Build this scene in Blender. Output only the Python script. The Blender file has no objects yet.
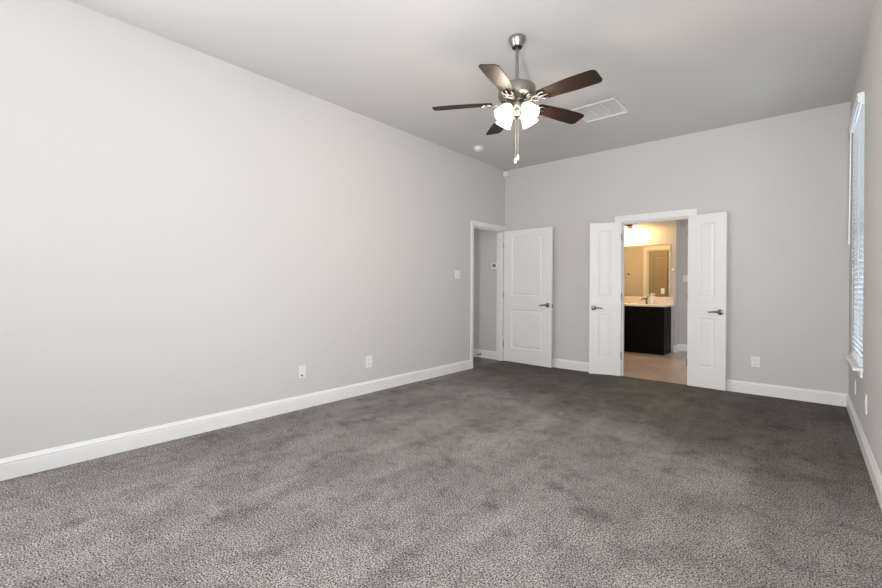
import bpy, bmesh, math, random
from mathutils import Matrix, Vector
random.seed(4)
scene = bpy.context.scene
COL = scene.collection
PI = math.pi
R = math.radians

# ------------------------------------------------------------------ camera, world, large lights, exposure
XL, YB, XR, H = -3.686, 5.886, 0.327, 3.048        # left wall, back wall, right wall, ceiling height
YR = -1.45                                         # rear wall behind the camera
WT = 0.12                                          # wall thickness


def setup_camera():
    f, yaw, pit, rol, hc, sh = 426.807, 0.707618, -0.0029873, 0.0047399, 1.18013, -5.887
    cy, sy = math.cos(yaw), math.sin(yaw)
    fw = Vector((-sy * math.cos(pit), cy * math.cos(pit), math.sin(pit)))
    rt = Vector((cy, sy, 0))
    up = rt.cross(fw)
    r2 = rt * math.cos(rol) + up * math.sin(rol)
    u2 = r2.cross(fw)
    cd = bpy.data.cameras.new('camera')
    co = bpy.data.objects.new('camera', cd)
    COL.objects.link(co)
    m = Matrix((r2, u2, -fw)).transposed().to_4x4()
    m.translation = Vector((0, 0, hc))
    co.matrix_world = m
    cd.sensor_fit = 'HORIZONTAL'
    cd.sensor_width = 36
    cd.lens = f / 882 * 36
    cd.shift_y = sh / 882
    cd.clip_start = 0.02
    scene.camera = co


setup_camera()

world = bpy.data.worlds.new('daylight_sky')
scene.world = world
world.use_nodes = True
wn = world.node_tree.nodes
wn['Background'].inputs['Color'].default_value = (0.80, 0.90, 1.0, 1)
wn['Background'].inputs['Strength'].default_value = 4.0


def area(name, loc, direction, sx, sy, power, col, spread=PI):
    ld = bpy.data.lights.new(name, 'AREA')
    ld.shape = 'RECTANGLE'
    ld.size, ld.size_y = sx, sy
    ld.energy = power
    ld.color = col
    ld.spread = spread
    lo = bpy.data.objects.new(name, ld)
    lo.location = loc
    lo.rotation_euler = Vector(direction).to_track_quat('-Z', 'Y').to_euler()
    COL.objects.link(lo)
    return lo


# flash-like source behind the camera, then fill lights added with made-up side windows
area('flash_rear', (0.05, YR + 0.02, 1.25), (-0.16, 1, 0.42), 0.15, 0.18, 78, (1.0, 0.985, 0.97), R(146))  # camera flash placed from the fan's ceiling shadows, inside an added window
area('fill_left', (XL + 0.04, -0.60, 1.55), (1.0, 0.25, 0.05), 1.0, 1.3, 58, (0.97, 0.985, 1.0))  # added fill to brighten the right wall
area('fill_side', (XR - 0.30, 0.95, 1.75), (-1, 0.15, -0.7), 1.3, 1.0, 15, (0.97, 0.985, 1.0))  # added fill to brighten the near carpet
area('fill_side_up', (XR - 0.30, 0.95, 0.9), (-0.45, 0.45, 1.0), 1.3, 1.0, 24, (1.0, 0.985, 0.97))  # added upward fill to brighten the ceiling
# daylight entering the bathroom from its own window, then a fill light added in the hall
area('daylight_bathroom', (0.9, 7.9, 1.6), (-1, 0.25, -0.1), 1.0, 1.2, 15, (0.78, 0.88, 1.0))
area('fill_hall', (-4.6, 3.65, 1.5), (0.1, 1, 0), 0.8, 1.4, 7, (1.0, 0.98, 0.95))  # added hall fill with no window behind it

vs = scene.view_settings
vs.view_transform = 'Standard'
vs.look = 'None'
vs.gamma = 1
vs.use_curve_mapping = False
vs.exposure = 0.03

# ------------------------------------------------------------------ materials


def srgb(r, g, b):
    def c(x):
        x /= 255
        return x / 12.92 if x <= .04045 else ((x + .055) / 1.055) ** 2.4
    return (c(r), c(g), c(b), 1)


def mat(name, col, rough=0.5, metal=0.0, spec=0.5, bump=None, var=None, emit=None, trans=0.0):
    """bump = (scale, strength, distance); var = (scale, colour2, low, high)"""
    m = bpy.data.materials.new(name)
    m.use_nodes = True
    nt = m.node_tree
    p = nt.nodes['Principled BSDF']
    p.inputs['Base Color'].default_value = col
    p.inputs['Roughness'].default_value = rough
    p.inputs['Metallic'].default_value = metal
    p.inputs['Specular IOR Level'].default_value = spec
    p.inputs['Transmission Weight'].default_value = trans
    tc = nt.nodes.new('ShaderNodeTexCoord')
    if var:
        n = nt.nodes.new('ShaderNodeTexNoise')
        n.inputs['Scale'].default_value = var[0]
        n.inputs['Detail'].default_value = 4
        nt.links.new(tc.outputs['Object'], n.inputs['Vector'])
        r = nt.nodes.new('ShaderNodeValToRGB')
        r.color_ramp.elements[0].position = var[2]
        r.color_ramp.elements[1].position = var[3]
        r.color_ramp.elements[0].color = col
        r.color_ramp.elements[1].color = var[1]
        nt.links.new(n.outputs['Fac'], r.inputs['Fac'])
        nt.links.new(r.outputs['Color'], p.inputs['Base Color'])
    if bump:
        n = nt.nodes.new('ShaderNodeTexNoise')
        n.inputs['Scale'].default_value = bump[0]
        n.inputs['Detail'].default_value = 3
        nt.links.new(tc.outputs['Object'], n.inputs['Vector'])
        b = nt.nodes.new('ShaderNodeBump')
        b.inputs['Strength'].default_value = bump[1]
        b.inputs['Distance'].default_value = bump[2]
        nt.links.new(n.outputs['Fac'], b.inputs['Height'])
        nt.links.new(b.outputs['Normal'], p.inputs['Normal'])
    if emit:
        p.inputs['Emission Color'].default_value = emit[0]
        p.inputs['Emission Strength'].default_value = emit[1]
    return m


M = {}
M['paint'] = mat('greige_wall_paint', (0.625, 0.616, 0.602, 1), 0.85, spec=0.25, bump=(160, 0.10, 0.002))
M['ceiling'] = mat('ceiling_paint', (0.65, 0.638, 0.625, 1), 0.9, spec=0.2, bump=(120, 0.12, 0.002))
M['bathpaint'] = mat('bathroom_wall_paint', (0.58, 0.555, 0.525, 1), 0.85, spec=0.25, bump=(160, 0.10, 0.002))
M['trim'] = mat('white_trim_paint', (0.84, 0.84, 0.85, 1), 0.38, spec=0.4, var=(6, (0.82, 0.825, 0.84, 1), .4, .6))
M['door'] = mat('white_door_paint', (0.84, 0.84, 0.845, 1), 0.42, spec=0.4, bump=(90, 0.03, 0.001))
M['plastic'] = mat('white_plastic', (0.84, 0.83, 0.82, 1), 0.35, var=(20, (0.82, 0.815, 0.81, 1), .4, .6))
M['plastic_dark'] = mat('dark_slot', (0.03, 0.03, 0.03, 1), 0.6, var=(20, (0.04, 0.04, 0.04, 1), .4, .6))
M['nickel'] = mat('brushed_nickel', (0.36, 0.335, 0.305, 1), 0.30, metal=1.0, bump=(300, 0.05, 0.0005))
M['darknickel'] = mat('aged_nickel', (0.22, 0.20, 0.175, 1), 0.30, metal=1.0, bump=(300, 0.05, 0.0005))
M['bronze'] = mat('bronze', (0.20, 0.13, 0.07, 1), 0.35, metal=1.0, bump=(300, 0.05, 0.0005))
M['bronzedark'] = mat('dark_chrome', (0.13, 0.125, 0.12, 1), 0.22, metal=1.0, bump=(300, 0.03, 0.0005))
M['closetdoor'] = mat('tan_closet_door', (0.34, 0.295, 0.225, 1), 0.5, bump=(90, 0.03, 0.001))
M['chain'] = mat('chain_metal', (0.36, 0.34, 0.31, 1), 0.5, metal=0.6, bump=(300, 0.05, 0.0005))
M['fob'] = mat('white_fob', (0.9, 0.88, 0.84, 1), 0.4, bump=(100, 0.03, 0.0005))
M['black'] = mat('black_gap', (0.012, 0.012, 0.012, 1), 0.7, bump=(100, 0.03, 0.0005))
M['glasslit'] = mat('lit_frosted_glass', (0.95, 0.92, 0.86, 1), 0.3, emit=((1.0, 0.90, 0.74, 1), 4.0), bump=(60, 0.02, 0.0005))
M['bathlit'] = mat('lit_warm_glass', (0.95, 0.88, 0.75, 1), 0.3, emit=((1.0, 0.80, 0.50, 1), 8.0), bump=(60, 0.02, 0.0005))
M['espresso'] = mat('espresso_cabinet', (0.0028, 0.0025, 0.0024, 1), 0.5, spec=0.10, var=(14, (0.0038, 0.0033, 0.003, 1), .4, .6))
M['counter'] = mat('cultured_marble', (0.80, 0.74, 0.66, 1), 0.22, var=(9, (0.74, 0.67, 0.58, 1), .45, .75))
M['mirror'] = mat('mirror_silver', (0.88, 0.88, 0.86, 1), 0.01, metal=1.0, bump=(1, 0.0, 0.0001))
M['blind'] = mat('white_blind_slat', (0.84, 0.86, 0.90, 1), 0.45, bump=(60, 0.04, 0.0005))
M['porcelain'] = mat('white_glaze', (0.85, 0.85, 0.84, 1), 0.2, bump=(40, 0.02, 0.0005))
M['screen'] = mat('grey_screen', (0.16, 0.17, 0.165, 1), 0.3, var=(30, (0.18, 0.19, 0.185, 1), .4, .6))


def m_carpet():
    m = bpy.data.materials.new('cut_pile_carpet')
    m.use_nodes = True
    nt = m.node_tree
    L = nt.links.new
    p = nt.nodes['Principled BSDF']
    p.inputs['Roughness'].default_value = 0.95
    p.inputs['Specular IOR Level'].default_value = 0.1
    tc = nt.nodes.new('ShaderNodeTexCoord')

    def noise(scale, detail=3, rough=0.5, vec=None, dist=0.0):
        n = nt.nodes.new('ShaderNodeTexNoise')
        n.inputs['Scale'].default_value = scale
        n.inputs['Detail'].default_value = detail
        n.inputs['Roughness'].default_value = rough
        n.inputs['Distortion'].default_value = dist
        L(vec if vec else tc.outputs['Object'], n.inputs['Vector'])
        return n

    def ramp(fac, a, b, ca, cb):
        r = nt.nodes.new('ShaderNodeValToRGB')
        r.color_ramp.elements[0].position = a
        r.color_ramp.elements[1].position = b
        r.color_ramp.elements[0].color = ca
        r.color_ramp.elements[1].color = cb
        L(fac, r.inputs['Fac'])
        return r.outputs['Color']

    def mul(a, b, f=1.0):
        x = nt.nodes.new('ShaderNodeMix')
        x.data_type = 'RGBA'
        x.blend_type = 'MULTIPLY'
        x.inputs['Factor'].default_value = f
        L(a, x.inputs['A'])
        L(b, x.inputs['B'])
        return x.outputs['Result']

    fine = noise(135, 3, 0.75)
    yarn = ramp(fine.outputs['Fac'], 0.42, 0.59, (0.026, 0.023, 0.021, 1), (0.475, 0.44, 0.418, 1))
    mid = noise(13, 4, 0.6, dist=0.6)
    g = lambda v: (v, v, v, 1)
    c = mul(yarn, ramp(mid.outputs['Fac'], 0.33, 0.52, g(0.80), g(1.04)))
    spots = noise(4.2, 5, 0.65, dist=0.3)
    c = mul(c, ramp(spots.outputs['Fac'], 0.33, 0.45, g(0.70), g(1.03)))
    big = noise(1.7, 4, 0.55, dist=0.8)
    c = mul(c, ramp(big.outputs['Fac'], 0.40, 0.60, g(0.84), g(1.05)))
    # brushed streaks left by a vacuum cleaner, laid along the room
    mp = nt.nodes.new('ShaderNodeMapping')
    mp.inputs['Rotation'].default_value = (0, 0, R(24))
    mp.inputs['Scale'].default_value = (3.2, 0.55, 1)
    L(tc.outputs['Object'], mp.inputs['Vector'])
    st = noise(1.5, 2, 0.5, vec=mp.outputs['Vector'], dist=0.4)
    c = mul(c, ramp(st.outputs['Fac'], 0.44, 0.56, g(0.90), g(1.03)))
    # far right carpet coloured darker for the light falling off, ragged like brushed pile
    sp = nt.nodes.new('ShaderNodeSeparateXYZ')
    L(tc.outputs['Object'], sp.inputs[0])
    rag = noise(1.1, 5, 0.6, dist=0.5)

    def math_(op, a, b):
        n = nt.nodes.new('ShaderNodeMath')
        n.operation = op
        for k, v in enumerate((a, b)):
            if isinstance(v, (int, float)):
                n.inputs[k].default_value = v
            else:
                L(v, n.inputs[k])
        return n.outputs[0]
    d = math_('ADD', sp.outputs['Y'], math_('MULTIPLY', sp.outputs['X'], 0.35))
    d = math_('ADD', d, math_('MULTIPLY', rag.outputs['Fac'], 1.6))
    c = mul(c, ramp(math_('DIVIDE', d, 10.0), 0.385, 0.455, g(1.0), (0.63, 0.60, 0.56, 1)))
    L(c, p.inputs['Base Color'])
    b = nt.nodes.new('ShaderNodeBump')
    b.inputs['Strength'].default_value = 0.7
    b.inputs['Distance'].default_value = 0.008
    L(fine.outputs['Fac'], b.inputs['Height'])
    L(b.outputs['Normal'], p.inputs['Normal'])
    return m


def m_tile(name, c1, c2, mortar, size, rough):
    m = bpy.data.materials.new(name)
    m.use_nodes = True
    nt = m.node_tree
    L = nt.links.new
    p = nt.nodes['Principled BSDF']
    p.inputs['Roughness'].default_value = rough
    tc = nt.nodes.new('ShaderNodeTexCoord')
    br = nt.nodes.new('ShaderNodeTexBrick')
    br.offset = 0.5
    br.inputs['Scale'].default_value = 1.0
    br.inputs['Brick Width'].default_value = size
    br.inputs['Row Height'].default_value = size
    br.inputs['Mortar Size'].default_value = 0.004
    br.inputs['Color1'].default_value = c1
    br.inputs['Color2'].default_value = c2
    br.inputs['Mortar'].default_value = mortar
    L(tc.outputs['Object'], br.inputs['Vector'])
    n = nt.nodes.new('ShaderNodeTexNoise')
    n.inputs['Scale'].default_value = 5
    n.inputs['Detail'].default_value = 5
    L(tc.outputs['Object'], n.inputs['Vector'])
    r = nt.nodes.new('ShaderNodeValToRGB')
    r.color_ramp.elements[0].position = 0.3
    r.color_ramp.elements[1].position = 0.7
    r.color_ramp.elements[0].color = (0.78, 0.78, 0.78, 1)
    r.color_ramp.elements[1].color = (1.08, 1.06, 1.04, 1)
    L(n.outputs['Fac'], r.inputs['Fac'])
    x = nt.nodes.new('ShaderNodeMix')
    x.data_type = 'RGBA'
    x.blend_type = 'MULTIPLY'
    x.inputs['Factor'].default_value = 1
    L(br.outputs['Color'], x.inputs['A'])
    L(r.outputs['Color'], x.inputs['B'])
    L(x.outputs['Result'], p.inputs['Base Color'])
    return m


def m_wood(name, dark, light, rough):
    m = bpy.data.materials.new(name)
    m.use_nodes = True
    nt = m.node_tree
    L = nt.links.new
    p = nt.nodes['Principled BSDF']
    p.inputs['Roughness'].default_value = rough
    tc = nt.nodes.new('ShaderNodeTexCoord')
    mp = nt.nodes.new('ShaderNodeMapping')
    mp.inputs['Scale'].default_value = (3, 40, 40)
    L(tc.outputs['Object'], mp.inputs['Vector'])
    n = nt.nodes.new('ShaderNodeTexNoise')
    n.inputs['Scale'].default_value = 1.6
    n.inputs['Detail'].default_value = 5
    L(mp.outputs['Vector'], n.inputs['Vector'])
    r = nt.nodes.new('ShaderNodeValToRGB')
    r.color_ramp.elements[0].position = 0.3
    r.color_ramp.elements[1].position = 0.72
    r.color_ramp.elements[0].color = dark
    r.color_ramp.elements[1].color = light
    L(n.outputs['Fac'], r.inputs['Fac'])
    L(r.outputs['Color'], p.inputs['Base Color'])
    p.inputs['Specular IOR Level'].default_value = 0.25
    return m


def m_pane():
    m = bpy.data.materials.new('window_glass')
    m.use_nodes = True
    nt = m.node_tree
    for n in list(nt.nodes):
        if n.type == 'BSDF_PRINCIPLED':
            nt.nodes.remove(n)
    out = nt.nodes['Material Output']
    t = nt.nodes.new('ShaderNodeBsdfTransparent')
    t.inputs['Color'].default_value = (0.95, 0.97, 0.97, 1)
    g = nt.nodes.new('ShaderNodeBsdfGlossy')
    g.inputs['Roughness'].default_value = 0.02
    fr = nt.nodes.new('ShaderNodeFresnel')
    fr.inputs['IOR'].default_value = 1.2
    x = nt.nodes.new('ShaderNodeMixShader')
    nt.links.new(fr.outputs['Fac'], x.inputs['Fac'])
    nt.links.new(t.outputs[0], x.inputs[1])
    nt.links.new(g.outputs[0], x.inputs[2])
    nt.links.new(x.outputs[0], out.inputs['Surface'])
    return m


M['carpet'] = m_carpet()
M['tile'] = m_tile('beige_floor_tile', (0.50, 0.425, 0.378, 1), (0.57, 0.485, 0.43, 1), (0.30, 0.255, 0.225, 1), 0.46, 0.28)
M['halltile'] = m_tile('taupe_hall_floor', (0.10, 0.092, 0.078, 1), (0.115, 0.105, 0.09, 1), (0.07, 0.065, 0.06, 1), 0.5, 0.4)
M['wood'] = m_wood('dark_walnut_blade', (0.005, 0.003, 0.0023, 1), (0.026, 0.0118, 0.007, 1), 0.55)
M['pane'] = m_pane()

# ------------------------------------------------------------------ mesh helpers


def bm_new():
    return bmesh.new()


def box(bm, x0, x1, y0, y1, z0, z1, bev=0.0):
    vs_ = bmesh.ops.create_cube(bm, size=1)['verts']
    for v in vs_:
        v.co = Vector((x0 + (v.co.x + .5) * (x1 - x0), y0 + (v.co.y + .5) * (y1 - y0), z0 + (v.co.z + .5) * (z1 - z0)))
    if bev:
        es = list({e for v in vs_ for e in v.link_edges})
        bmesh.ops.bevel(bm, geom=es, offset=bev, segments=2, profile=0.5, affect='EDGES')
    return bm


def lathe(bm, prof, seg=32, mtx=None, closed=False):
    """prof = [(r, z), ...] spun round Z"""
    rings = []
    for r_, z_ in prof:
        if r_ < 1e-6:
            rings.append([bm.verts.new((0, 0, z_))])
        else:
            rings.append([bm.verts.new((r_ * math.cos(2 * PI * k / seg), r_ * math.sin(2 * PI * k / seg), z_)) for k in range(seg)])
    for a, b in zip(rings[:-1], rings[1:]):
        for k in range(seg):
            k2 = (k + 1) % seg
            if len(a) == 1 and len(b) == 1:
                continue
            if len(a) == 1:
                bm.faces.new((a[0], b[k], b[k2]))
            elif len(b) == 1:
                bm.faces.new((a[k], b[0], a[k2]))
            else:
                bm.faces.new((a[k], b[k], b[k2], a[k2]))
    if mtx is not None:
        for ring in rings:
            for v in ring:
                v.co = mtx @ v.co
    return bm


def tube(bm, pts, rad, seg=12, caps=True):
    pts = [Vector(q) for q in pts]
    n = len(pts)
    rads = rad if isinstance(rad, (list, tuple)) else [rad] * n
    rings = []
    ref = None
    for i, q in enumerate(pts):
        t = (pts[min(i + 1, n - 1)] - pts[max(i - 1, 0)]).normalized()
        if ref is None:
            ref = t.orthogonal().normalized()
        ref = (ref - t * ref.dot(t)).normalized()
        bi = t.cross(ref)
        rings.append([bm.verts.new(q + (ref * math.cos(2 * PI * k / seg) + bi * math.sin(2 * PI * k / seg)) * rads[i]) for k in range(seg)])
    for a, b in zip(rings[:-1], rings[1:]):
        for k in range(seg):
            k2 = (k + 1) % seg
            bm.faces.new((a[k], a[k2], b[k2], b[k]))
    if caps:
        bm.faces.new(list(reversed(rings[0])))
        bm.faces.new(rings[-1])
    return bm


def torus(bm, R0, r0, mtx, seg=24, sub=8):
    g = []
    for i in range(seg):
        a = 2 * PI * i / seg
        g.append([bm.verts.new(mtx @ Vector(((R0 + r0 * math.cos(2 * PI * j / sub)) * math.cos(a),
                                            (R0 + r0 * math.cos(2 * PI * j / sub)) * math.sin(a),
                                            r0 * math.sin(2 * PI * j / sub)))) for j in range(sub)])
    for i in range(seg):
        for j in range(sub):
            bm.faces.new((g[i][j], g[(i + 1) % seg][j], g[(i + 1) % seg][(j + 1) % sub], g[i][(j + 1) % sub]))
    return bm


def obj(name, bm, material, parent=None, smooth=False, angle=35):
    bmesh.ops.recalc_face_normals(bm, faces=bm.faces)
    me = bpy.data.meshes.new(name)
    bm.to_mesh(me)
    bm.free()
    me.materials.append(material)
    if smooth:
        me.shade_smooth()
        try:
            me.set_sharp_from_angle(angle=R(angle))
        except Exception:
            pass
    o = bpy.data.objects.new(name, me)
    COL.objects.link(o)
    if parent:
        o.parent = parent
    return o


def tag(o, label=None, cat=None, group=None, kind=None):
    if label:
        o['label'] = label
    if cat:
        o['category'] = cat
    if group:
        o['group'] = group
    if kind:
        o['kind'] = kind
    return o


def thing(name, label, cat, loc=(0, 0, 0), rotz=0, group=None, kind=None):
    o = bpy.data.objects.new(name, None)
    o.empty_display_size = 0.1
    COL.objects.link(o)
    o.location = loc
    o.rotation_euler = (0, 0, rotz)
    return tag(o, label, cat, group, kind)


def struct(name, bm, m, label, cat):
    return tag(obj(name, bm, m), label, cat, kind='structure')


def slab_with_holes(bm, axis, p0, p1, a0, a1, z0, z1, holes):
    """wall slab: thickness p0..p1 along axis 'x' or 'y', running a0..a1; holes = [(a, a, z, z)]"""
    As = sorted({a0, a1, *[h[0] for h in holes], *[h[1] for h in holes]})
    for i in range(len(As) - 1):
        s, e = As[i], As[i + 1]
        mid = (s + e) / 2
        hs = [h for h in holes if h[0] < mid < h[1]]
        zs = [(z0, z1)]
        if hs:
            h = hs[0]
            zs = [(z0, h[2]), (h[3], z1)]
        for b, t in zs:
            if t - b > 1e-4:
                if axis == 'x':
                    box(bm, p0, p1, s, e, b, t)
                else:
                    box(bm, s, e, p0, p1, b, t)
    bmesh.ops.remove_doubles(bm, verts=bm.verts, dist=1e-5)
    # drop the inner faces where two blocks of the slab meet
    seen = {}
    for f in list(bm.faces):
        seen.setdefault(tuple(sorted(v.index for v in f.verts)), []).append(f)
    return bm


# ------------------------------------------------------------------ setting: floors, walls, ceilings
D1A, D1B, D1H, DH = 5.025, 5.845, 2.075, 2.045        # left doorway (along Y) and door height
D2A, D2B = -1.882, -1.080                 # bathroom doorway (along X)
WY0, WY1, WZ0, WZ1 = 4.50, 5.33, 0.585, 2.68   # window in the right wall
RW = (-0.24, 0.24, 0.98, 1.62)            # added rear wall opening around the flash
LW = (-1.15, -0.05, 0.85, 2.25)           # added left wall opening for a fill light
SW = (0.25, 1.65, 0.85, 2.25)             # added right wall opening for the fill lights
YBI = YB + WT
BY = 8.75                                 # bathroom mirror wall
BY2 = 9.02                                # bathroom recess wall

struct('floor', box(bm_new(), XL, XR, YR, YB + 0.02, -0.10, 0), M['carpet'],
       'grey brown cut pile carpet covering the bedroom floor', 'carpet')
struct('floor_bathroom', box(bm_new(), -4.4, 1.2, YB + 0.02, BY2 + 0.1, -0.10, -0.002), M['tile'],
       'beige square tile floor beyond the double doors', 'tile floor')
struct('floor_hall', box(bm_new(), -5.6, XL, 3.3, YB + 0.02, -0.10, -0.002), M['halltile'],
       'dark taupe hall floor beyond the left doorway', 'hall floor')
struct('ceiling', box(bm_new(), XL - WT, XR + WT, YR - WT, YBI, H, H + 0.1), M['ceiling'],
       'flat pale grey bedroom ceiling above the fan', 'ceiling')
struct('ceiling_bathroom', box(bm_new(), -4.4, 1.2, YBI, BY2 + 0.2, 2.75, 2.85), M['ceiling'],
       'bathroom ceiling beyond the double doors', 'ceiling')
struct('ceiling_hall', box(bm_new(), -5.6, XL - WT, 3.3, YBI, 2.75, 2.85), M['ceiling'],
       'hall ceiling beyond the left doorway', 'ceiling')

struct('wall_left', slab_with_holes(bm_new(), 'x', XL - WT, XL, YR - WT, YB, 0, H, [(D1A, D1B, 0, D1H), LW]), M['paint'],
       'long blank greige left wall with a doorway at its far end', 'wall')
struct('wall_back', slab_with_holes(bm_new(), 'y', YB, YBI, XL - WT, XR + WT, 0, H, [(D2A, D2B, 0, DH + 0.004)]), M['paint'],
       'greige back wall around the double doorway', 'wall')
struct('wall_right', slab_with_holes(bm_new(), 'x', XR, XR + WT, YR - WT, YB, 0, H, [(WY0, WY1, WZ0, WZ1), SW]), M['paint'],
       'narrow view of the right wall with the tall window', 'wall')
struct('wall_rear', slab_with_holes(bm_new(), 'y', YR - WT, YR, XL, XR, 0, H, [RW]), M['paint'],
       'rear wall behind the camera with an added small window', 'wall')
struct('wall_hall_end', box(bm_new(), -5.6, XL - WT, 5.872, 5.99, 0, 2.75), M['paint'],
       'shaded greige hall wall seen through the left doorway', 'wall')
struct('wall_hall_side', box(bm_new(), -5.72, -5.6, 3.3, 5.99, 0, 2.75), M['paint'],
       'far side wall of the hall', 'wall')
struct('wall_hall_near', box(bm_new(), -5.6, XL - WT, 3.2, 3.3, 0, 2.75), M['paint'],
       'near end wall of the hall', 'wall')
struct('wall_bathroom_mirror', box(bm_new(), -4.3, -1.815, BY, BY2 + 0.1, 0, 2.75), M['bathpaint'],
       'warm lit bathroom wall above and around the vanity mirror', 'wall')
struct('wall_bathroom_recess', box(bm_new(), -1.815, 1.2, BY2, BY2 + 0.1, 0, 2.75), M['bathpaint'],
       'cool grey bathroom wall set back right of the vanity', 'wall')
struct('wall_bathroom_left', box(bm_new(), -4.4, -4.3, YBI, BY2 + 0.1, 0, 2.75), M['bathpaint'],
       'left side wall of the bathroom', 'wall')
struct('wall_bathroom_right', box(bm_new(), 1.2, 1.3, YB, BY2 + 0.1, 0, 2.75), M['bathpaint'],
       'right side wall of the bathroom', 'wall')
# closet inside the bathroom whose door shows in the mirror
CX0, CX1, CY = -2.77, -2.31, 7.0
struct('wall_bathroom_closet', slab_with_holes(bm_new(), 'y', CY - 0.1, CY, -4.3, -2.22, 0, 2.75, [(CX0, CX1, 0, 2.04)]),
       M['bathpaint'], 'yellow lit closet wall reflected in the vanity mirror', 'wall')
struct('wall_bathroom_closet_side', box(bm_new(), -2.32, -2.22, YBI, CY - 0.1, 0, 2.75), M['bathpaint'],
       'side wall of the bathroom closet', 'wall')

# baseboards: a tall board with a stepped cap
BB = [(0, 0), (0.015, 0), (0.015, 0.092), (0.0125, 0.094), (0.0125, 0.099), (0.0145, 0.101), (0.0145, 0.106),
      (0.010, 0.117), (0.006, 0.130), (0, 0.130)]


def profile_run(bm, a, b, nrm, prof):
    a, b, nrm = Vector((*a, 0)), Vector((*b, 0)), Vector((*nrm, 0))
    r0 = [bm.verts.new(a + nrm * d + Vector((0, 0, z))) for d, z in prof]
    r1 = [bm.verts.new(b + nrm * d + Vector((0, 0, z))) for d, z in prof]
    n = len(prof)
    for i in range(n):
        j = (i + 1) % n
        bm.faces.new((r0[i], r0[j], r1[j], r1[i]))
    bm.faces.new(r0)
    bm.faces.new(list(reversed(r1)))
    return bm


CW = 0.085      # casing width
bm = profile_run(bm_new(), (XL, YR), (XL, D1A - 0.064), (1, 0), BB)
struct('baseboard_left', bm, M['trim'], 'long white baseboard along the left wall', 'baseboard')
bm = profile_run(bm_new(), (XL, YB), (D2A - 0.076, YB), (0, -1), BB)
profile_run(bm, (D2B + 0.082, YB), (XR, YB), (0, -1), BB)
struct('baseboard_back', bm, M['trim'], 'white baseboard along the back wall on both sides of the double doors', 'baseboard')
bm = profile_run(bm_new(), (XR, YR), (XR, YB - 0.015), (-1, 0), BB)
struct('baseboard_right', bm, M['trim'], 'white baseboard along the right wall under the window', 'baseboard')
bm = profile_run(bm_new(), (-5.6, 5.872), (XL - WT, 5.872), (0, -1), BB)
struct('baseboard_hall', bm, M['trim'], 'white baseboard on the hall wall beyond the left doorway', 'baseboard')
bm = profile_run(bm_new(), (-1.848, BY), (-1.815, BY), (0, -1), BB)
profile_run(bm, (-1.815, BY - 0.015), (-1.815, BY2 - 0.015), (1, 0), BB)
profile_run(bm, (-1.815, BY2), (1.2, BY2), (0, -1), BB)
struct('baseboard_bathroom', bm, M['trim'], 'white baseboard in the bathroom right of the vanity', 'baseboard')


# door casings and jambs
def casing(axis, wallp, out, a0, a1, top, w0=CW, w1=CW, depth=WT, t=0.017, top_w=CW):
    """casing on one wall face plus the jamb lining; axis is the one the opening runs along; out = +-1 out of the wall"""
    bm = bm_new()

    def bx(aa, ab, da, db, z0, z1, bev=0.003):
        pa, pb = sorted((wallp + out * da, wallp + out * db))
        if axis == 'y':
            box(bm, pa, pb, aa, ab, z0, z1, bev)
        else:
            box(bm, aa, ab, pa, pb, z0, z1, bev)
    for s, w, a in ((-1, w0, a0), (1, w1, a1)):
        lo, hi = sorted((a + s * 0.006, a + s * w))
        bx(lo, hi, 0, t, 0, top + 0.006)
        e0, e1 = sorted((a + s * (w * 0.55), a + s * w))
        bx(e0, e1, t - 0.002, t + 0.004, 0, top + 0.006)
    bx(a0 - w0, a1 + w1, 0, t, top + 0.006, top + top_w)
    bx(a0 - w0, a1 + w1, t - 0.002, t + 0.004, top + top_w * 0.55, top + top_w)
    # jamb lining through the wall
    bx(a0, a0 + 0.012, 0, -depth, 0, top, 0)
    bx(a1 - 0.012, a1, 0, -depth, 0, top, 0)
    bx(a0 + 0.012, a1 - 0.012, 0, -depth, top - 0.012, top, 0)
    # door stop
    bx(a0 + 0.012, a0 + 0.022, -0.045, -0.075, 0, top - 0.012, 0)
    bx(a1 - 0.022, a1 - 0.012, -0.045, -0.075, 0, top - 0.012, 0)
    bx(a0 + 0.022, a1 - 0.022, -0.045, -0.075, top - 0.022, top - 0.012, 0)
    return bm


struct('trim_1', casing('y', XL, 1, D1A, D1B, D1H, 0.064, 0.038, top_w=0.070), M['trim'], 'white casing around the left doorway', 'door casing')
struct('trim_2', casing('x', YB, -1, D2A, D2B, DH + 0.004, 0.076, 0.082), M['trim'], 'white casing around the double doorway on the back wall', 'door casing')
struct('trim_3', casing('x', CY, 1, CX0, CX1, 2.04, 0.072, 0.072, 0.1), M['trim'],
       'white casing of the closet doorway reflected in the bathroom mirror', 'door casing')


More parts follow.
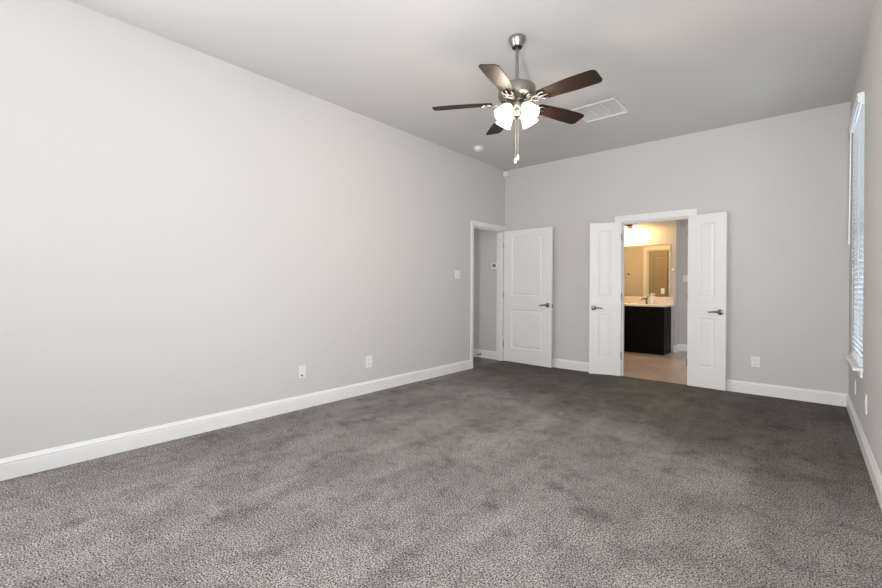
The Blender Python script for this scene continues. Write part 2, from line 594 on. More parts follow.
# ------------------------------------------------------------------ doors
def door_leaf(w, h, t, panels, z0=0.012):
    """leaf x 0..w, y -t..0, raised panels on both faces. panels = [(x0, x1, z0, z1)]"""
    bm = bm_new()
    xs = sorted({0, w, *[q[0] for q in panels], *[q[1] for q in panels]})
    zs = sorted({z0, h, *[q[2] for q in panels], *[q[3] for q in panels]})
    for sgn, y in ((-1, -t), (1, 0)):
        for i in range(len(xs) - 1):
            for j in range(len(zs) - 1):
                xa, xb, za, zb = xs[i], xs[i + 1], zs[j], zs[j + 1]
                pan = any(abs(q[0] - xa) < 1e-6 and abs(q[1] - xb) < 1e-6 and abs(q[2] - za) < 1e-6 and abs(q[3] - zb) < 1e-6 for q in panels)
                if not pan:
                    bm.faces.new([bm.verts.new(c) for c in ((xa, y, za), (xb, y, za), (xb, y, zb), (xa, y, zb))])
                else:
                    rings = []
                    for ins, dep in ((0, 0), (0.004, 0.005), (0.012, 0.0085), (0.018, 0.0085), (0.040, 0.003), (0.044, 0.003)):
                        yy = y - sgn * dep
                        rings.append([bm.verts.new(c) for c in ((xa + ins, yy, za + ins), (xb - ins, yy, za + ins), (xb - ins, yy, zb - ins), (xa + ins, yy, zb - ins))])
                    for a, b in zip(rings[:-1], rings[1:]):
                        for k in range(4):
                            bm.faces.new((a[k], a[(k + 1) % 4], b[(k + 1) % 4], b[k]))
                    bm.faces.new(rings[-1])
    bmesh.ops.remove_doubles(bm, verts=bm.verts, dist=1e-5)
    border = [e for e in bm.edges if e.is_boundary]
    bmesh.ops.bridge_loops(bm, edges=border)
    return bm


def lever(parent, x, z, y, sy, dirx):
    """rosette and lever on the face at y, sticking out along sy, lever pointing dirx"""
    bm = bm_new()
    rot = Matrix.Translation((x, y, z)) @ Matrix.Rotation(R(-90) * sy, 4, 'X')
    lathe(bm, [(0, 0), (0.033, 0), (0.033, 0.004), (0.030, 0.009), (0.022, 0.012), (0.0125, 0.014), (0.0125, 0.045), (0.010, 0.050), (0, 0.050)], 28, rot)
    n = 10
    pts = [(x + dirx * (0.000 + 0.115 * k / n), y + sy * (0.046 - 0.004 * math.sin(PI * k / n)), z + 0.004 * math.sin(PI * 1.5 * k / n)) for k in range(n + 1)]
    tube(bm, pts, [0.0105 - 0.003 * k / n for k in range(n + 1)], 12)
    h = obj('door_handle', bm, M['darknickel'], parent, smooth=True)
    h['label'] = 'dark nickel lever handle on a round rosette'
    return h


def hinge(parent, z, material):
    bm = bm_new()
    tube(bm, [(0, 0.004, z - 0.045), (0, 0.004, z + 0.045)], 0.0065, 12)
    tube(bm, [(0, 0.004, z - 0.050), (0, 0.004, z - 0.045)], 0.0045, 12)
    tube(bm, [(0, 0.004, z + 0.045), (0, 0.004, z + 0.050)], 0.0045, 12)
    box(bm, -0.0015, 0.0005, -0.032, 0.0, z - 0.045, z + 0.045)
    return obj('hinge', bm, material, parent, smooth=True)


T = 0.035


def make_door(name, label, loc, ang, w, panels, flip, handle_x, lever_dir, hmat, side_faces, latch=False, height=2.032, hz=0.905):
    d = thing(name, label, 'door', loc, ang, kind='structure')
    bm = door_leaf(w, height, T, panels)
    if flip:                        # thickness lies on the other side of the hinge line
        for v in bm.verts:
            v.co.y += T
    obj('door_leaf', bm, M['door'], d)
    y0, y1 = (0, T) if flip else (-T, 0)
    if 'n' in side_faces:
        lever(d, handle_x, hz, y0, -1, lever_dir)
    if 'p' in side_faces:
        lever(d, handle_x, hz, y1, 1, lever_dir)
    for z in (0.28, 1.06, 1.85):
        bm = bm_new()
        yy = y0 - 0.004 if flip else y1 + 0.004
        h0, h1 = (y0, y0 + 0.030) if flip else (y1 - 0.030, y1)
        tube(bm, [(-0.006, yy, z - 0.045), (-0.006, yy, z + 0.045)], 0.006, 12)
        tube(bm, [(-0.006, yy, z - 0.051), (-0.006, yy, z + 0.051)], 0.004, 12)
        box(bm, -0.0015, 0.0, h0, h1, z - 0.045, z + 0.045)
        obj('hinge', bm, hmat, d, smooth=True)
    if latch:
        bm = box(bm_new(), w - 0.001, w + 0.002, (y0 + y1) / 2 - 0.012, (y0 + y1) / 2 + 0.012, 0.88, 0.935, 0.0005)
        box(bm, w, w + 0.010, (y0 + y1) / 2 - 0.006, (y0 + y1) / 2 + 0.006, 0.895, 0.918, 0.001)
        obj('latch_plate', bm, M['darknickel'], d)
    return d


# left doorway: leaf folded back almost against the back wall
def aim(hx, hy, ex, ey):
    return math.atan2(ey - hy, ex - hx), math.hypot(ex - hx, ey - hy)


a1, w1 = aim(-3.655, 5.815, -2.808, 5.752)
make_door('door_1', 'white two panel door swung open from the left doorway onto the back wall', (-3.655, 5.815, 0), a1, w1,
          [(0.15, w1 - 0.15, 0.235, 0.835), (0.15, w1 - 0.15, 1.05, 1.965)], True, w1 - 0.062, -1, M['nickel'], 'n', True, 2.062, 0.918)
# double doors of the bathroom
a2, w2 = aim(-1.868, 5.856, -2.236, 5.720)
dl = make_door('door_2', 'narrow white door leaf standing open left of the bathroom doorway', (-1.868, 5.856, 0), a2, w2,
               [(0.115, w2 - 0.115, 0.245, 0.83), (0.115, w2 - 0.115, 1.055, 1.945)], False, w2 - 0.055, -1, M['darknickel'], 'p', False, 2.050)
a3, w3 = aim(-1.088, 5.862, -0.690, 5.784)
make_door('door_3', 'narrow white door leaf standing open right of the bathroom doorway', (-1.088, 5.862, 0), a3, w3,
          [(0.115, w3 - 0.115, 0.245, 0.83), (0.115, w3 - 0.115, 1.06, 1.945)], True, w3 - 0.055, -1, M['nickel'], 'n', False, 2.050)
# closet door seen only in the mirror, slightly ajar
a4 = R(180 + 2)
w4 = 0.397
d4 = make_door('door_4', 'tan two panel closet door reflected in the bathroom mirror', (CX1 - 0.046, CY - 0.055, 0), a4, w4,
          [(0.09, w4 - 0.09, 0.24, 0.84), (0.09, w4 - 0.09, 1.05, 1.90)], True, w4 - 0.06, 1, M['bronze'], 'n')
for ch in d4.children:
    if ch.name.startswith('door_leaf'):
        ch.data.materials[0] = M['closetdoor']

# hinge leaves left showing on the bathroom jamb
# ------------------------------------------------------------------ window in the right wall
bm = bm_new()
xo = XR + WT
box(bm, xo - 0.05, xo - 0.005, WY0, WY0 + 0.04, WZ0, WZ1)
box(bm, xo - 0.05, xo - 0.005, WY1 - 0.04, WY1, WZ0, WZ1)
box(bm, xo - 0.05, xo - 0.005, WY0 + 0.04, WY1 - 0.04, WZ0, WZ0 + 0.045)
box(bm, xo - 0.05, xo - 0.005, WY0 + 0.04, WY1 - 0.04, WZ1 - 0.045, WZ1)
box(bm, xo - 0.05, xo - 0.005, WY0 + 0.04, WY1 - 0.04, 1.61, 1.65)
win = struct('window_1', bm, M['trim'], 'tall white window behind the blind in the right wall', 'window')
bm = box(bm_new(), xo - 0.030, xo - 0.026, WY0 + 0.04, WY1 - 0.04, WZ0 + 0.045, 1.61)
box(bm, xo - 0.030, xo - 0.026, WY0 + 0.04, WY1 - 0.04, 1.65, WZ1 - 0.045)
obj('window_pane', bm, M['pane'], win)
# stool and apron
bm = bm_new()
box(bm, XR - 0.058, XR + 0.06, WY0 - 0.035, WY1 + 0.035, WZ0 - 0.024, WZ0, 0.004)
sill = struct('trim_4', bm, M['trim'], 'white window sill projecting below the blind on the right wall', 'window sill')
bm = bm_new()
box(bm, XR - 0.016, XR, WY0 - 0.02, WY1 + 0.02, WZ0 - 0.075, WZ0 - 0.024, 0.004)
obj('apron', bm, M['trim'], sill)

# unseen windows added to go with the flash and fill lights
def plain_window(name, label, axis, p, q):
    bm = bm_new()
    gl = bm_new()
    a0, a1, z0, z1 = q
    zm = (z0 + z1) / 2

    def bx(b, a, a_, z, z_, d0, d1):
        if axis == 'y':
            box(b, a, a_, p + d0, p + d1, z, z_)
        else:
            box(b, p + d0, p + d1, a, a_, z, z_)
    for r_ in ((a0, a0 + .03, z0, z1), (a1 - .03, a1, z0, z1), (a0 + .03, a1 - .03, z0, z0 + .03), (a0 + .03, a1 - .03, z1 - .03, z1), (a0 + .03, a1 - .03, zm - .015, zm + .015)):
        bx(bm, *r_, -0.02, 0.02)
    bx(gl, a0 + .03, a1 - .03, z0 + .03, zm - .015, -0.002, 0.002)
    bx(gl, a0 + .03, a1 - .03, zm + .015, z1 - .03, -0.002, 0.002)
    w_ = struct(name, bm, M['trim'], label, 'window')
    obj('window_pane', gl, M['pane'], w_)


plain_window('added_window_2', 'small window added around the flash in the rear wall behind the camera', 'y', YR - 0.09, RW)
plain_window('added_window_3', 'unseen window added in the left wall for a fill light', 'x', XL - 0.09, LW)
plain_window('added_window_4', 'unseen window added in the right wall for the fill lights', 'x', XR + 0.09, SW)

# blind
bl = thing('window_blind', 'white slatted blind with valance hanging in the right wall window', 'blind', (XR, (WY0 + WY1) / 2, 0))
yc = (WY0 + WY1) / 2
hw = (WY1 - WY0) / 2
bm = bm_new()
box(bm, -0.038, -0.026, -hw - 0.0, hw + 0.03, 2.588, 2.662, 0.003)
box(bm, -0.042, -0.028, -hw - 0.0, hw + 0.03, 2.648, 2.662, 0.003)
box(bm, -0.028, -0.001, -hw - 0.0, -hw + 0.010, 2.588, 2.662, 0.002)
box(bm, -0.028, -0.001, hw + 0.020, hw + 0.03, 2.588, 2.662, 0.002)
obj('valance', bm, M['blind'], bl)
obj('head_rail', box(bm_new(), -0.014, 0.032, -hw + 0.014, hw - 0.006, 2.610, 2.660, 0.003), M['blind'], bl)
bm = bm_new()
nsl = 46
zb0, zb1 = 0.635, 2.585
for k in range(nsl):
    z = zb0 + (zb1 - zb0) * (k + 0.5) / nsl
    tilt = R(-42)
    cx = 0.006
    pr = []
    for s in (-1, -0.5, 0, 0.5, 1):
        d = 0.025 * s
        cz = 0.003 * (1 - s * s)
        pr.append((cx + d * math.cos(tilt) - cz * math.sin(tilt), z + d * math.sin(tilt) + cz * math.cos(tilt)))
    th = 0.0028
    up = [(x, zz + th / 2) for x, zz in pr]
    dn = [(x, zz - th / 2) for x, zz in reversed(pr)]
    loop = up + dn
    r0 = [bm.verts.new((x, -hw + 0.012, zz)) for x, zz in loop]
    r1 = [bm.verts.new((x, hw - 0.008, zz)) for x, zz in loop]
    for i in range(len(loop)):
        j = (i + 1) % len(loop)
        bm.faces.new((r0[i], r0[j], r1[j], r1[i]))
    bm.faces.new(r0)
    bm.faces.new(list(reversed(r1)))
obj('slats', bm, M['blind'], bl)
obj('bottom_rail', box(bm_new(), -0.020, 0.030, -hw + 0.012, hw - 0.008, 0.588, 0.606, 0.003), M['blind'], bl)
for yy in (-hw + 0.14, hw - 0.14):
    bm = tube(bm_new(), [(-0.018, yy, 0.60), (-0.018, yy, 2.62)], 0.0012, 6)
    obj('ladder_cord', bm, M['blind'], bl)
bm = tube(bm_new(), [(-0.020, hw - 0.035, 2.600), (-0.030, hw - 0.032, 2.57), (-0.036, hw - 0.03, 1.62), (-0.038, hw - 0.03, 1.58)], [0.003, 0.004, 0.005, 0.006], 10)
obj('tilt_wand', bm, M['blind'], bl, smooth=True)

# ------------------------------------------------------------------ wall plates and small devices


def face_matrix(nrm):
    """local x = along wall, y = out of wall, z = up"""
    n = Vector(nrm)
    x = Vector((n.y, -n.x, 0))
    m = Matrix((x, n, Vector((0, 0, 1)))).transposed().to_4x4()
    return m


def plate(name, label, cat, loc, nrm, w, h, kind, group=None):
    o = thing(name, label, cat, loc, 0, group)
    o.rotation_euler = face_matrix(nrm).to_euler()
    obj('cover_plate', box(bm_new(), -w / 2, w / 2, 0, 0.0065, -h / 2, h / 2, 0.002), M['plastic'], o)
    if kind == 'outlet':
        for s in (-1, 1):
            bm = bm_new()
            rot = Matrix.Translation((0, 0.006, s * 0.0195)) @ Matrix.Rotation(R(-90), 4, 'X')
            lathe(bm, [(0, 0), (0.0165, 0), (0.0165, 0.0025), (0.0155, 0.003), (0, 0.003)], 24, rot)
            r_ = obj('receptacle', bm, M['plastic'], o)
            bm = bm_new()
            for sx in (-0.006, 0.006):
                box(bm, sx - 0.001, sx + 0.001, 0.0088, 0.0094, s * 0.0195 - 0.001, s * 0.0195 + 0.008)
            box(bm, -0.0022, 0.0022, 0.0088, 0.0094, s * 0.0195 - 0.010, s * 0.0195 - 0.006)
            obj('slot', bm, M['plastic_dark'], r_)
    elif kind == 'switch2':
        for s in (-1, 1):
            bm = box(bm_new(), s * 0.023 - 0.0165, s * 0.023 + 0.0165, 0.005, 0.0095, -0.033, 0.033, 0.0015)
            obj('rocker', bm, M['plastic'], o)
    elif kind == 'switch':
        obj('rocker', box(bm_new(), -0.0165, 0.0165, 0.005, 0.0095, -0.033, 0.033, 0.0015), M['plastic'], o)
    elif kind == 'coax':
        bm = bm_new()
        rot = Matrix.Translation((0.006, 0.006, -0.034)) @ Matrix.Rotation(R(-90), 4, 'X')
        lathe(bm, [(0, 0), (0.0085, 0), (0.0085, 0.008), (0.005, 0.009), (0.005, 0.018), (0, 0.018)], 16, rot)
        obj('cable_jack', bm, M['darknickel'], o)
        obj('blank_insert', box(bm_new(), -0.017, 0.017, 0.005, 0.008, -0.018, 0.036, 0.001), M['plastic'], o)
    for s in (-1, 1):
        if kind != 'coax':
            continue
    return o


plate('cable_outlet', 'white wall plate with a dark cable jack low on the left wall, nearer the camera', 'wall plate',
      (XL, 2.255, 0.356), (1, 0, 0), 0.072, 0.118, 'coax')
plate('power_outlet', 'white outlet low on the left wall, nearer the left doorway', 'outlet', (XL, 3.078, 0.345), (1, 0, 0), 0.092, 0.130, 'outlet')
plate('light_switch', 'white double switch at chest height beside the left doorway', 'light switch', (XL, 4.655, 1.352), (1, 0, 0), 0.116, 0.118, 'switch2')
plate('power_outlet', 'white outlet on the back wall right of the double doors', 'outlet', (-0.424, YB, 0.362), (0, -1, 0), 0.080, 0.120, 'outlet')
plate('power_outlet', 'white outlet on the right wall directly under the window sill', 'outlet', (XR, 5.085, 0.336), (-1, 0, 0), 0.072, 0.118, 'outlet')
plate('power_outlet', 'white outlet on the right wall nearer the camera than the window', 'outlet', (XR, 4.215, 0.374), (-1, 0, 0), 0.085, 0.135, 'outlet')
plate('light_switch', 'white switch on the grey bathroom wall right of the vanity', 'light switch', (-1.712, BY2, 1.358), (0, -1, 0), 0.078, 0.12, 'switch')
plate('power_outlet', 'small white outlet set in the bathroom mirror above the counter', 'outlet', (-2.035, BY - 0.006, 1.12), (0, -1, 0), 0.060, 0.105, 'outlet')

# thermostat in the hall
t = thing('thermostat', 'small white thermostat with grey screen on the hall wall', 'thermostat', (-3.868, 5.872, 1.520))
obj('case', box(bm_new(), -0.050, 0.050, -0.022, 0, -0.052, 0.052, 0.006), M['plastic'], t)
obj('display', box(bm_new(), -0.030, 0.030, -0.0235, -0.021, -0.012, 0.036, 0.001), M['screen'], t)

# spring door stop on the hall baseboard
t = thing('door_stop', 'dark spring door stop on the hall baseboard', 'door stop', (-4.13, 5.857, 0.06))
bm = bm_new()
lathe(bm, [(0, 0), (0.014, 0), (0.014, 0.004), (0.006, 0.006), (0, 0.006)], 16, Matrix.Rotation(R(90), 4, 'X'))
n = 90
tube(bm, [(0.0065 * math.cos(k * 0.9), -0.006 - 0.055 * k / n, 0.0065 * math.sin(k * 0.9)) for k in range(n + 1)], 0.0018, 6)
obj('spring', bm, M['darknickel'], t, smooth=True)
bm = lathe(bm_new(), [(0, 0.060), (0.010, 0.060), (0.010, 0.074), (0.007, 0.078), (0, 0.078)], 16, Matrix.Rotation(R(90), 4, 'X'))
obj('tip', bm, M['plastic_dark'], t)

# smoke detector on the ceiling
t = thing('smoke_detector', 'round white smoke detector on the ceiling near the left wall', 'smoke detector', (-3.343, 4.667, H))
bm = lathe(bm_new(), [(0, 0), (0.070, 0), (0.070, -0.010), (0.066, -0.013), (0, -0.013)], 36)
obj('base', bm, M['plastic'], t, smooth=True)
bm = lathe(bm_new(), [(0, -0.012), (0.060, -0.012), (0.060, -0.026), (0.052, -0.038), (0.030, -0.044), (0.028, -0.041), (0.012, -0.041), (0.010, -0.046), (0, -0.046)], 36)
obj('cover', bm, M['plastic'], t, smooth=True)

# motion sensor in the ceiling corner
t = thing('motion_sensor', 'small white motion sensor in the corner under the ceiling', 'motion sensor', (XL + 0.002, YB - 0.002, 2.985))
bm = bm_new()
prof = [(0.0, 0.0), (0.062, -0.0), (0.062, -0.016), (0.050, -0.040), (0.028, -0.056), (0.0, -0.062)]
prof = [(0.0, 0.0), (0.062, 0.0), (0.060, -0.026), (0.044, -0.046), (0.026, -0.058), (0.0, -0.062)]
lo = [bm.verts.new((x, y, -0.040)) for x, y in prof]
mi = [bm.verts.new((x, y, 0.030)) for x, y in prof]
hi = [bm.verts.new((x * 0.9, y * 0.9, 0.040)) for x, y in prof]
for a, b in ((lo, mi), (mi, hi)):
    for i in range(len(prof)):
        j = (i + 1) % len(prof)
        bm.faces.new((a[i], a[j], b[j], b[i]))
bm.faces.new(lo)
bm.faces.new(hi)
obj('case', bm, M['plastic'], t)
bm = bm_new()
box(bm, -0.016, 0.016, -0.002, 0.002, -0.028, 0.002, 0.001)
for v in bm.verts:
    v.co = Matrix.Translation((0.0355, -0.0525, 0)) @ Matrix.Rotation(R(33), 4, 'Z') @ v.co
obj('lens', bm, M['porcelain'], t)

# ceiling air vent: frame with three perforated panels
t = thing('ceiling_vent', 'white rectangular return air vent with three panels on the ceiling behind the fan', 'air vent', (-1.664, 4.508, H))
hx, hy = 0.226, 0.220
bm = bm_new()
fw_ = 0.026
box(bm, -hx, hx, -hy, -hy + fw_, -0.012, 0, 0.003)
box(bm, -hx, hx, hy - fw_, hy, -0.012, 0, 0.003)
box(bm, -hx, -hx + fw_, -hy + fw_, hy - fw_, -0.012, 0, 0.003)
box(bm, hx - fw_, hx, -hy + fw_, hy - fw_, -0.012, 0, 0.003)
obj('frame', bm, M['trim'], t)
iw = (2 * hx - 2 * fw_) / 3
for k in range(3):
    xa = -hx + fw_ + iw * k
    bm = bm_new()
    box(bm, xa + 0.002, xa + iw - 0.002, -hy + fw_, hy - fw_, -0.002, -0.0005)
    ns = 26
    for s in range(ns):                          # slim louvres across each panel
        ya = -hy + fw_ + (2 * hy - 2 * fw_) * (s + 0.5) / ns
        vsx = bmesh.ops.create_cube(bm, size=1)['verts']
        mt = Matrix.Translation((xa + iw / 2, ya, -0.006)) @ Matrix.Rotation(R(10), 4, 'X') @ Matrix.Diagonal((iw - 0.006, 0.0146, 0.0012, 1))
        for v in vsx:
            v.co = mt @ v.co
    obj('louvre_panel', bm, M['plastic'], t)
    if k:
        obj('divider', box(bm_new(), xa - 0.003, xa + 0.003, -hy + fw_, hy - fw_, -0.011, -0.001, 0.001), M['trim'], t)

# ------------------------------------------------------------------ ceiling fan
FX, FY, FZ = -1.656, 2.801, 2.555
fan = thing('ceiling_fan', 'five blade ceiling fan with dark wood blades and a lit lamp cluster', 'ceiling fan', (FX, FY, H))
zz = lambda z: z - H
bm = lathe(bm_new(), [(0, 0), (0.062, 0), (0.0645, -0.006), (0.063, -0.020), (0.060, -0.027), (0.044, -0.064), (0.041, -0.069), (0.038, -0.072), (0, -0.072)], 40)
can = obj('canopy', bm, M['nickel'], fan, smooth=True)
bm = lathe(bm_new(), [(0, -0.066), (0.038, -0.0722), (0.034, -0.0765), (0.016, -0.078), (0.0, -0.078)], 32)
obj('bottom_cover', bm, M['black'], can, smooth=True)
obj('downrod', tube(bm_new(), [(0, 0, -0.070), (0, 0, zz(2.70))], 0.0125, 20), M['nickel'], fan, smooth=True)
bm = lathe(bm_new(), [(0, zz(2.715)), (0.022, zz(2.715)), (0.026, zz(2.704)), (0.030, zz(2.698)), (0.085, zz(2.694)), (0.118, zz(2.687)), (0.136, zz(2.674)), (0.141, zz(2.658)),
                      (0.141, zz(2.612)), (0.138, zz(2.600)), (0.120, zz(2.588)), (0.080, zz(2.584)), (0, zz(2.584))], 48)
mh = obj('motor_housing', bm, M['nickel'], fan, smooth=True)
bm = bm_new()
for k in range(20):
    a = 2 * PI * k / 20
    vsx = bmesh.ops.create_cube(bm, size=1)['verts']
    mt = Matrix.Rotation(a, 4, 'Z') @ Matrix.Translation((0.104, 0, zz(2.586))) @ Matrix.Diagonal((0.030, 0.008, 0.004, 1))
    for v in vsx:
        v.co = mt @ v.co
obj('vent_slots', bm, M['black'], mh)
bm = lathe(bm_new(), [(0, zz(2.584)), (0.076, zz(2.584)), (0.078, zz(2.578)), (0.078, zz(2.566)), (0.070, zz(2.560)), (0, zz(2.560))], 40)
obj('flywheel', bm, M['darknickel'], fan, smooth=True)
bm = lathe(bm_new(), [(0, zz(2.560)), (0.050, zz(2.560)), (0.053, zz(2.552)), (0.053, zz(2.520)), (0.045, zz(2.508)), (0.036, zz(2.500)), (0.034, zz(2.470)), (0.028, zz(2.455)),
                      (0.014, zz(2.446)), (0.010, zz(2.440)), (0, zz(2.438))], 36)
obj('switch_housing', bm, M['nickel'], fan, smooth=True)


def blade_bm():
    bm = bm_new()
    L0, L1, t = 0.185, 0.637, 0.0055
    out = []
    # outline: root narrower, rounded tip corners
    def hwid(s):
        return 0.052 + 0.019 * min(1, s / 0.55)
    N = 14
    up, dn = [], []
    rc = 0.035
    for k in range(N + 1):
        x = L0 + 0.012 + (L1 - rc - L0 - 0.012) * k / N
        up.append((x, hwid((x - L0) / (L1 - L0))))
    tipw = hwid(1)
    for k in range(1, 8):
        a = PI / 2 * k / 8
        up.append((L1 - rc + rc * math.sin(a), tipw - rc + rc * math.cos(a)))
    up = [(L0, 0.036)] + up
    loop = up + [(x, -y) for x, y in reversed(up)]
    top = [bm.verts.new((x, y, t / 2)) for x, y in loop]
    bot = [bm.verts.new((x, y, -t / 2)) for x, y in loop]
    n = len(loop)
    for i in range(n):
        j = (i + 1) % n
        bm.faces.new((top[i], top[j], bot[j], bot[i]))
    bm.faces.new(top)
    bm.faces.new(list(reversed(bot)))
    droop = lambda x: -0.05 * max(0, x - 0.25) ** 2
    mt = Matrix.Rotation(R(-12.5), 4, 'X')
    for v in bm.verts:
        v.co = mt @ v.co
        v.co.z += droop(v.co.x) + 0.004
    return bm


def iron_bm():
    """cast arm: shaft from the flywheel, open ring, then a forked plate screwed under the blade"""
    bm = bm_new()
    mt = Matrix.Rotation(R(-12.5), 4, 'X')
    tube(bm, [(0.060, 0, 0.015), (0.085, 0, 0.008), (0.110, 0, -0.006), (0.135, 0, -0.009)], [0.012, 0.010, 0.009, 0.009], 10)
    torus(bm, 0.027, 0.0065, mt @ Matrix.Translation((0.165, 0, -0.008)), 24, 8)
    for s in (-1, 1):
        pts = [mt @ Vector(q) for q in ((0.188, s * 0.010, -0.008), (0.200, s * 0.030, -0.007), (0.218, s * 0.040, -0.006), (0.245, s * 0.036, -0.005))]
        tube(bm, pts, [0.007, 0.0075, 0.007, 0.005], 8)
    pts = [mt @ Vector(q) for q in ((0.190, 0, -0.008), (0.225, 0, -0.007), (0.262, 0, -0.005))]
    tube(bm, pts, [0.009, 0.008, 0.005], 8)
    for q in ((0.240, 0.036), (0.240, -0.036), (0.255, 0)):
        lathe(bm, [(0, -0.013), (0.005, -0.012), (0.006, -0.006), (0, -0.006)], 10, mt @ Matrix.Translation((q[0], q[1], 0.0)))
    return bm


ph = -0.068
blade_me = iron_me = None
for k in range(5):
    if k == 0:
        b = obj('blade', blade_bm(), M['wood'], fan)
        i_ = obj('blade_arm', iron_bm(), M['nickel'], b, smooth=True)
        b0, i0 = b, i_
    else:
        b = b0.copy()
        COL.objects.link(b)
        b.parent = fan
        i_ = i0.copy()
        COL.objects.link(i_)
        i_.parent = b
    b.location = (0, 0, zz(FZ))
    b.rotation_euler = (0, 0, ph + k * 2 * PI / 5)

# lamp cluster: four bell shades tilted outward
toward = math.atan2(-FY, -FX)
for k in range(4):
    a = toward + PI / 4 + k * PI / 2
    rot = Matrix.Rotation(a, 4, 'Z')
    neck = Vector((0.068, 0, zz(2.530)))
    tilt = R(40)
    axis = Vector((math.sin(tilt), 0, -math.cos(tilt)))
    mt = rot @ Matrix.Translation(neck) @ Matrix.Rotation(-tilt, 4, 'Y')
    bm = bm_new()
    pts = [rot @ Vector(q) for q in ((0.030, 0, zz(2.495)), (0.045, 0, zz(2.505)), (0.058, 0, zz(2.522)), (0.068, 0, zz(2.530)))]
    tube(bm, pts, 0.008, 10)
    lathe(bm, [(0, 0.012), (0.018, 0.010), (0.026, 0.0), (0.027, -0.018), (0.024, -0.020), (0, -0.020)], 24, mt)
    arm = obj('lamp_arm', bm, M['nickel'], fan, smooth=True)
    bm = bm_new()
    pr = [(0.024, -0.016), (0.030, -0.024), (0.040, -0.038), (0.047, -0.056), (0.051, -0.078), (0.055, -0.100), (0.061, -0.118), (0.064, -0.124)]
    inn = [(r_ - 0.003, z_) for r_, z_ in reversed(pr)]
    lathe(bm, pr + inn, 32, mt)
    sh = obj('lamp_shade', bm, M['glasslit'], fan, smooth=True, angle=60)
    sh['label'] = 'lit white glass bell shade'
    bm = lathe(bm_new(), [(0, -0.016), (0.012, -0.020), (0.013, -0.040), (0.022, -0.058), (0.026, -0.074), (0.020, -0.092), (0, -0.100)], 16, mt)
    obj('bulb', bm, M['glasslit'], sh, smooth=True)
    ld = bpy.data.lights.new('fan_lamp', 'POINT')
    ld.energy = 11.5
    ld.color = (1.0, 0.83, 0.63)
    ld.shadow_soft_size = 0.03
    lo = bpy.data.objects.new('fan_lamp', ld)
    COL.objects.link(lo)
    lo.location = Vector((FX, FY, H)) + mt @ Vector((0, 0, -0.128))

# pull chains
side = Vector((math.cos(toward + PI / 2), math.sin(toward + PI / 2), 0))
for s, zb in ((-0.008, 2.150), (0.010, 2.172)):
    q = side * s
    bm = tube(bm_new(), [(q.x, q.y, zz(2.47)), (q.x, q.y, zz(zb))], 0.0012, 8)
    ch = obj('pull_chain', bm, M['chain'], fan)
    bm = lathe(bm_new(), [(0, 0.0), (0.004, -0.001), (0.0075, -0.010), (0.0085, -0.030), (0.007, -0.040), (0, -0.042)], 16,
               Matrix.Translation((q.x, q.y, zz(zb))))
    obj('fob', bm, M['fob'], ch, smooth=True)

# ------------------------------------------------------------------ bathroom
VX0, VX1, VY0 = -3.35, -1.885, 8.185
van = thing('vanity_cabinet', 'dark espresso vanity cabinet beyond the double doors', 'vanity', ((VX0 + VX1) / 2, (VY0 + BY) / 2, 0))
ox, oy = (VX0 + VX1) / 2, (VY0 + BY) / 2
obj('body', box(bm_new(), VX0 - ox, VX1 - ox, VY0 + 0.02 - oy, BY - 0.025 - oy, 0, 0.845, 0.002), M['espresso'], van)
nd = 3
dw = (VX1 - VX0 - 0.06) / nd
for k in range(nd):
    xa = VX0 + 0.03 + dw * k - ox
    for (za, zb, nm) in ((0.10, 0.64, 'cabinet_door'), (0.66, 0.82, 'drawer_front')):
        bm = bm_new()
        y = VY0 - oy
        box(bm, xa + 0.006, xa + dw - 0.006, y + 0.006, y + 0.019, za, zb, 0.001)
        fr = 0.05 if nm == 'cabinet_door' else 0.03
        box(bm, xa + 0.006, xa + 0.006 + fr, y, y + 0.006, za, zb, 0.001)
        box(bm, xa + dw - 0.006 - fr, xa + dw - 0.006, y, y + 0.006, za, zb, 0.001)
        box(bm, xa + 0.006 + fr, xa + dw - 0.006 - fr, y, y + 0.006, za, za + fr, 0.001)
        box(bm, xa + 0.006 + fr, xa + dw - 0.006 - fr, y, y + 0.006, zb - fr, zb, 0.001)
        obj(nm, bm, M['espresso'], van)

top = thing('vanity_countertop', 'cream countertop slab with a basin on the dark vanity', 'countertop', (ox, oy, 0.845))
obj('counter_slab', box(bm_new(), VX0 - 0.02 - ox, -1.852 - ox, VY0 - 0.025 - oy, BY - 0.002 - oy, 0.0, 0.030, 0.004), M['counter'], top)
# oval basin rim around the sink
bm = bm_new()
lathe(bm, [(0.205, 0.0305), (0.200, 0.034), (0.190, 0.033), (0.170, 0.0312), (0.0, 0.0306)], 36, Matrix.Translation((-2.42 - ox, 8.44 - oy, 0)) @ Matrix.Diagonal((1.1, 0.8, 1, 1)))
obj('basin', bm, M['porcelain'], top, smooth=True)

t = thing('backsplash', 'cream backsplash strip between the countertop and the bathroom mirror', 'backsplash', (ox, BY, 0.876))
obj('strip', box(bm_new(), VX0 - 0.02 - ox, -1.852 - ox, -0.020, -0.001, 0.0, 0.135, 0.003), M['counter'], t)

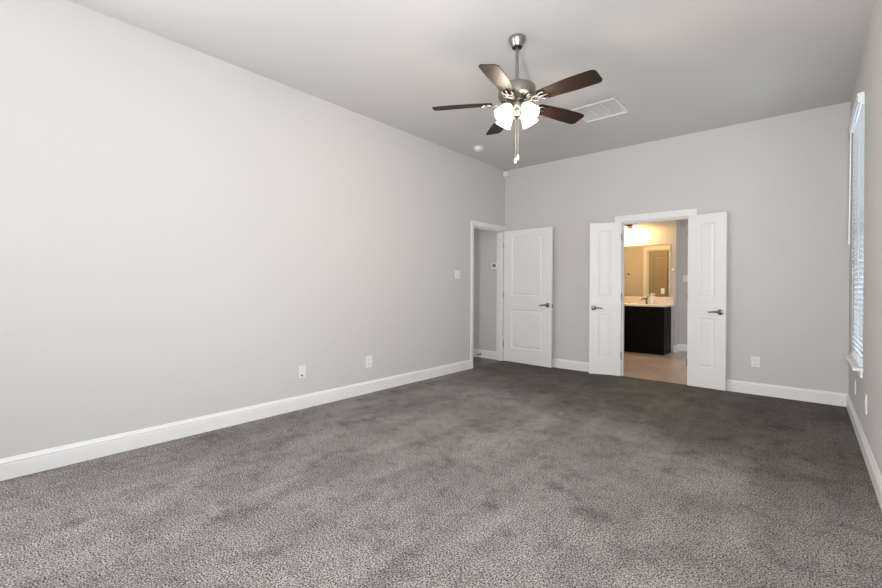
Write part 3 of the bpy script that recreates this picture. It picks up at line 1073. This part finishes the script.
fc = thing('faucet', 'dark chrome faucet standing on the bathroom countertop', 'faucet', (-2.275, 8.60, 0.8765))
bm = bm_new()
lathe(bm, [(0, 0), (0.028, 0), (0.028, 0.006), (0.020, 0.010), (0.017, 0.040), (0.016, 0.100), (0.018, 0.110), (0, 0.114)], 24)
obj('body', bm, M['bronzedark'], fc, smooth=True)
bm = tube(bm_new(), [(0, 0, 0.085), (-0.02, -0.03, 0.098), (-0.045, -0.075, 0.098), (-0.06, -0.11, 0.085), (-0.062, -0.115, 0.072)], [0.012, 0.011, 0.010, 0.010, 0.010], 12)
obj('spout', bm, M['bronzedark'], fc, smooth=True)
bm = tube(bm_new(), [(0, 0, 0.112), (0.01, 0.01, 0.130), (0.03, 0.02, 0.150)], [0.008, 0.006, 0.007], 10)
obj('handle', bm, M['bronzedark'], fc, smooth=True)

for (x, y, h, r_, lab) in ((-2.292, 8.665, 0.185, 0.024, 'white bottle on the bathroom counter directly behind the faucet'),
                           (-2.205, 8.665, 0.205, 0.026, 'taller white bottle on the bathroom counter right of the faucet')):
    b = thing('bottle', lab, 'bottle', (x, y, 0.8765), 0, 'bottles on the vanity')
    bm = lathe(bm_new(), [(0, 0), (r_ * 0.95, 0), (r_, 0.006), (r_, h * 0.66), (r_ * 0.9, h * 0.73), (r_ * 0.45, h * 0.79), (r_ * 0.42, h * 0.82), (0, h * 0.82)], 24)
    obj('body', bm, M['porcelain'], b, smooth=True)
    bm = lathe(bm_new(), [(0, h * 0.81), (r_ * 0.6, h * 0.81), (r_ * 0.6, h * 0.97), (r_ * 0.5, h), (0, h)], 20)
    obj('cap', bm, M['plastic'], b, smooth=True)

t = thing('vanity_mirror', 'wide frameless mirror above the bathroom counter', 'mirror', (-2.62, BY - 0.003, 1.012))
obj('glass', box(bm_new(), -0.72, 0.708, -0.003, 0.003, 0.0, 0.985), M['mirror'], t)

# vanity light bar with three lit shades
vl = thing('vanity_light', 'bronze three shade vanity light glowing above the bathroom mirror', 'wall light', (-2.68, BY, 2.37))
bm = box(bm_new(), -0.10, 0.10, -0.022, 0, -0.045, 0.045, 0.006)
obj('back_plate', bm, M['bronze'], vl)
bm = tube(bm_new(), [(-0.22, -0.06, 0.0), (0.22, -0.06, 0.0)], 0.008, 12)
tube(bm, [(0, -0.02, 0), (0, -0.06, 0)], 0.012, 12)
obj('bar', bm, M['bronze'], vl, smooth=True)
for k in (-1, 0, 1):
    x = 0.19 * k
    mt = Matrix.Translation((x, -0.140, 0.012))
    bm = tube(bm_new(), [(x, -0.06, 0), (x, -0.075, 0.03), (x, -0.120, 0.040), (x, -0.140, 0.025), (x, -0.140, 0.005)], 0.006, 10)
    lathe(bm, [(0, 0.03), (0.018, 0.025), (0.026, 0.0), (0.026, -0.012), (0, -0.012)], 20, mt)
    obj('arm', bm, M['bronze'], vl, smooth=True)
    pr = [(0.026, -0.010), (0.036, -0.020), (0.046, -0.045), (0.054, -0.080), (0.064, -0.110)]
    bm = lathe(bm_new(), pr + [(r_ - 0.003, z_) for r_, z_ in reversed(pr)], 28, mt)
    s_ = obj('shade', bm, M['bathlit'], vl, smooth=True, angle=60)
    bm = lathe(bm_new(), [(0, -0.010), (0.012, -0.02), (0.024, -0.055), (0.018, -0.08), (0, -0.088)], 16, mt)
    obj('bulb', bm, M['bathlit'], s_, smooth=True)
    ld = bpy.data.lights.new('vanity_lamp', 'POINT')
    ld.energy = 23
    ld.color = (1.0, 0.60, 0.20)
    ld.shadow_soft_size = 0.03
    lo = bpy.data.objects.new('vanity_lamp', ld)
    COL.objects.link(lo)
    lo.location = (-2.68 + x, BY - 0.150, 2.37 - 0.115)


def robe_hook(label, loc, sy, m):
    hk = thing('robe_hook', label, 'hook', loc)
    bm = lathe(bm_new(), [(0, 0), (0.022, 0), (0.022, 0.005), (0.014, 0.009), (0, 0.010)], 20, Matrix.Rotation(R(-90) * sy, 4, 'X'))
    obj('rosette', bm, m, hk, smooth=True)
    bm = tube(bm_new(), [(0, sy * 0.006, 0), (0, sy * 0.03, -0.008), (0, sy * 0.045, -0.012), (0, sy * 0.055, 0.002), (0, sy * 0.056, 0.016)], [0.007, 0.006, 0.006, 0.006, 0.008], 10)
    obj('prong', bm, m, hk, smooth=True)


robe_hook('bright white hook on the wall end right of the vanity mirror', (-1.866, BY, 1.52), -1, M['fob'])
robe_hook('dark hook on the yellow wall reflected in the vanity mirror', (-3.17, CY, 1.50), 1, M['bronze'])
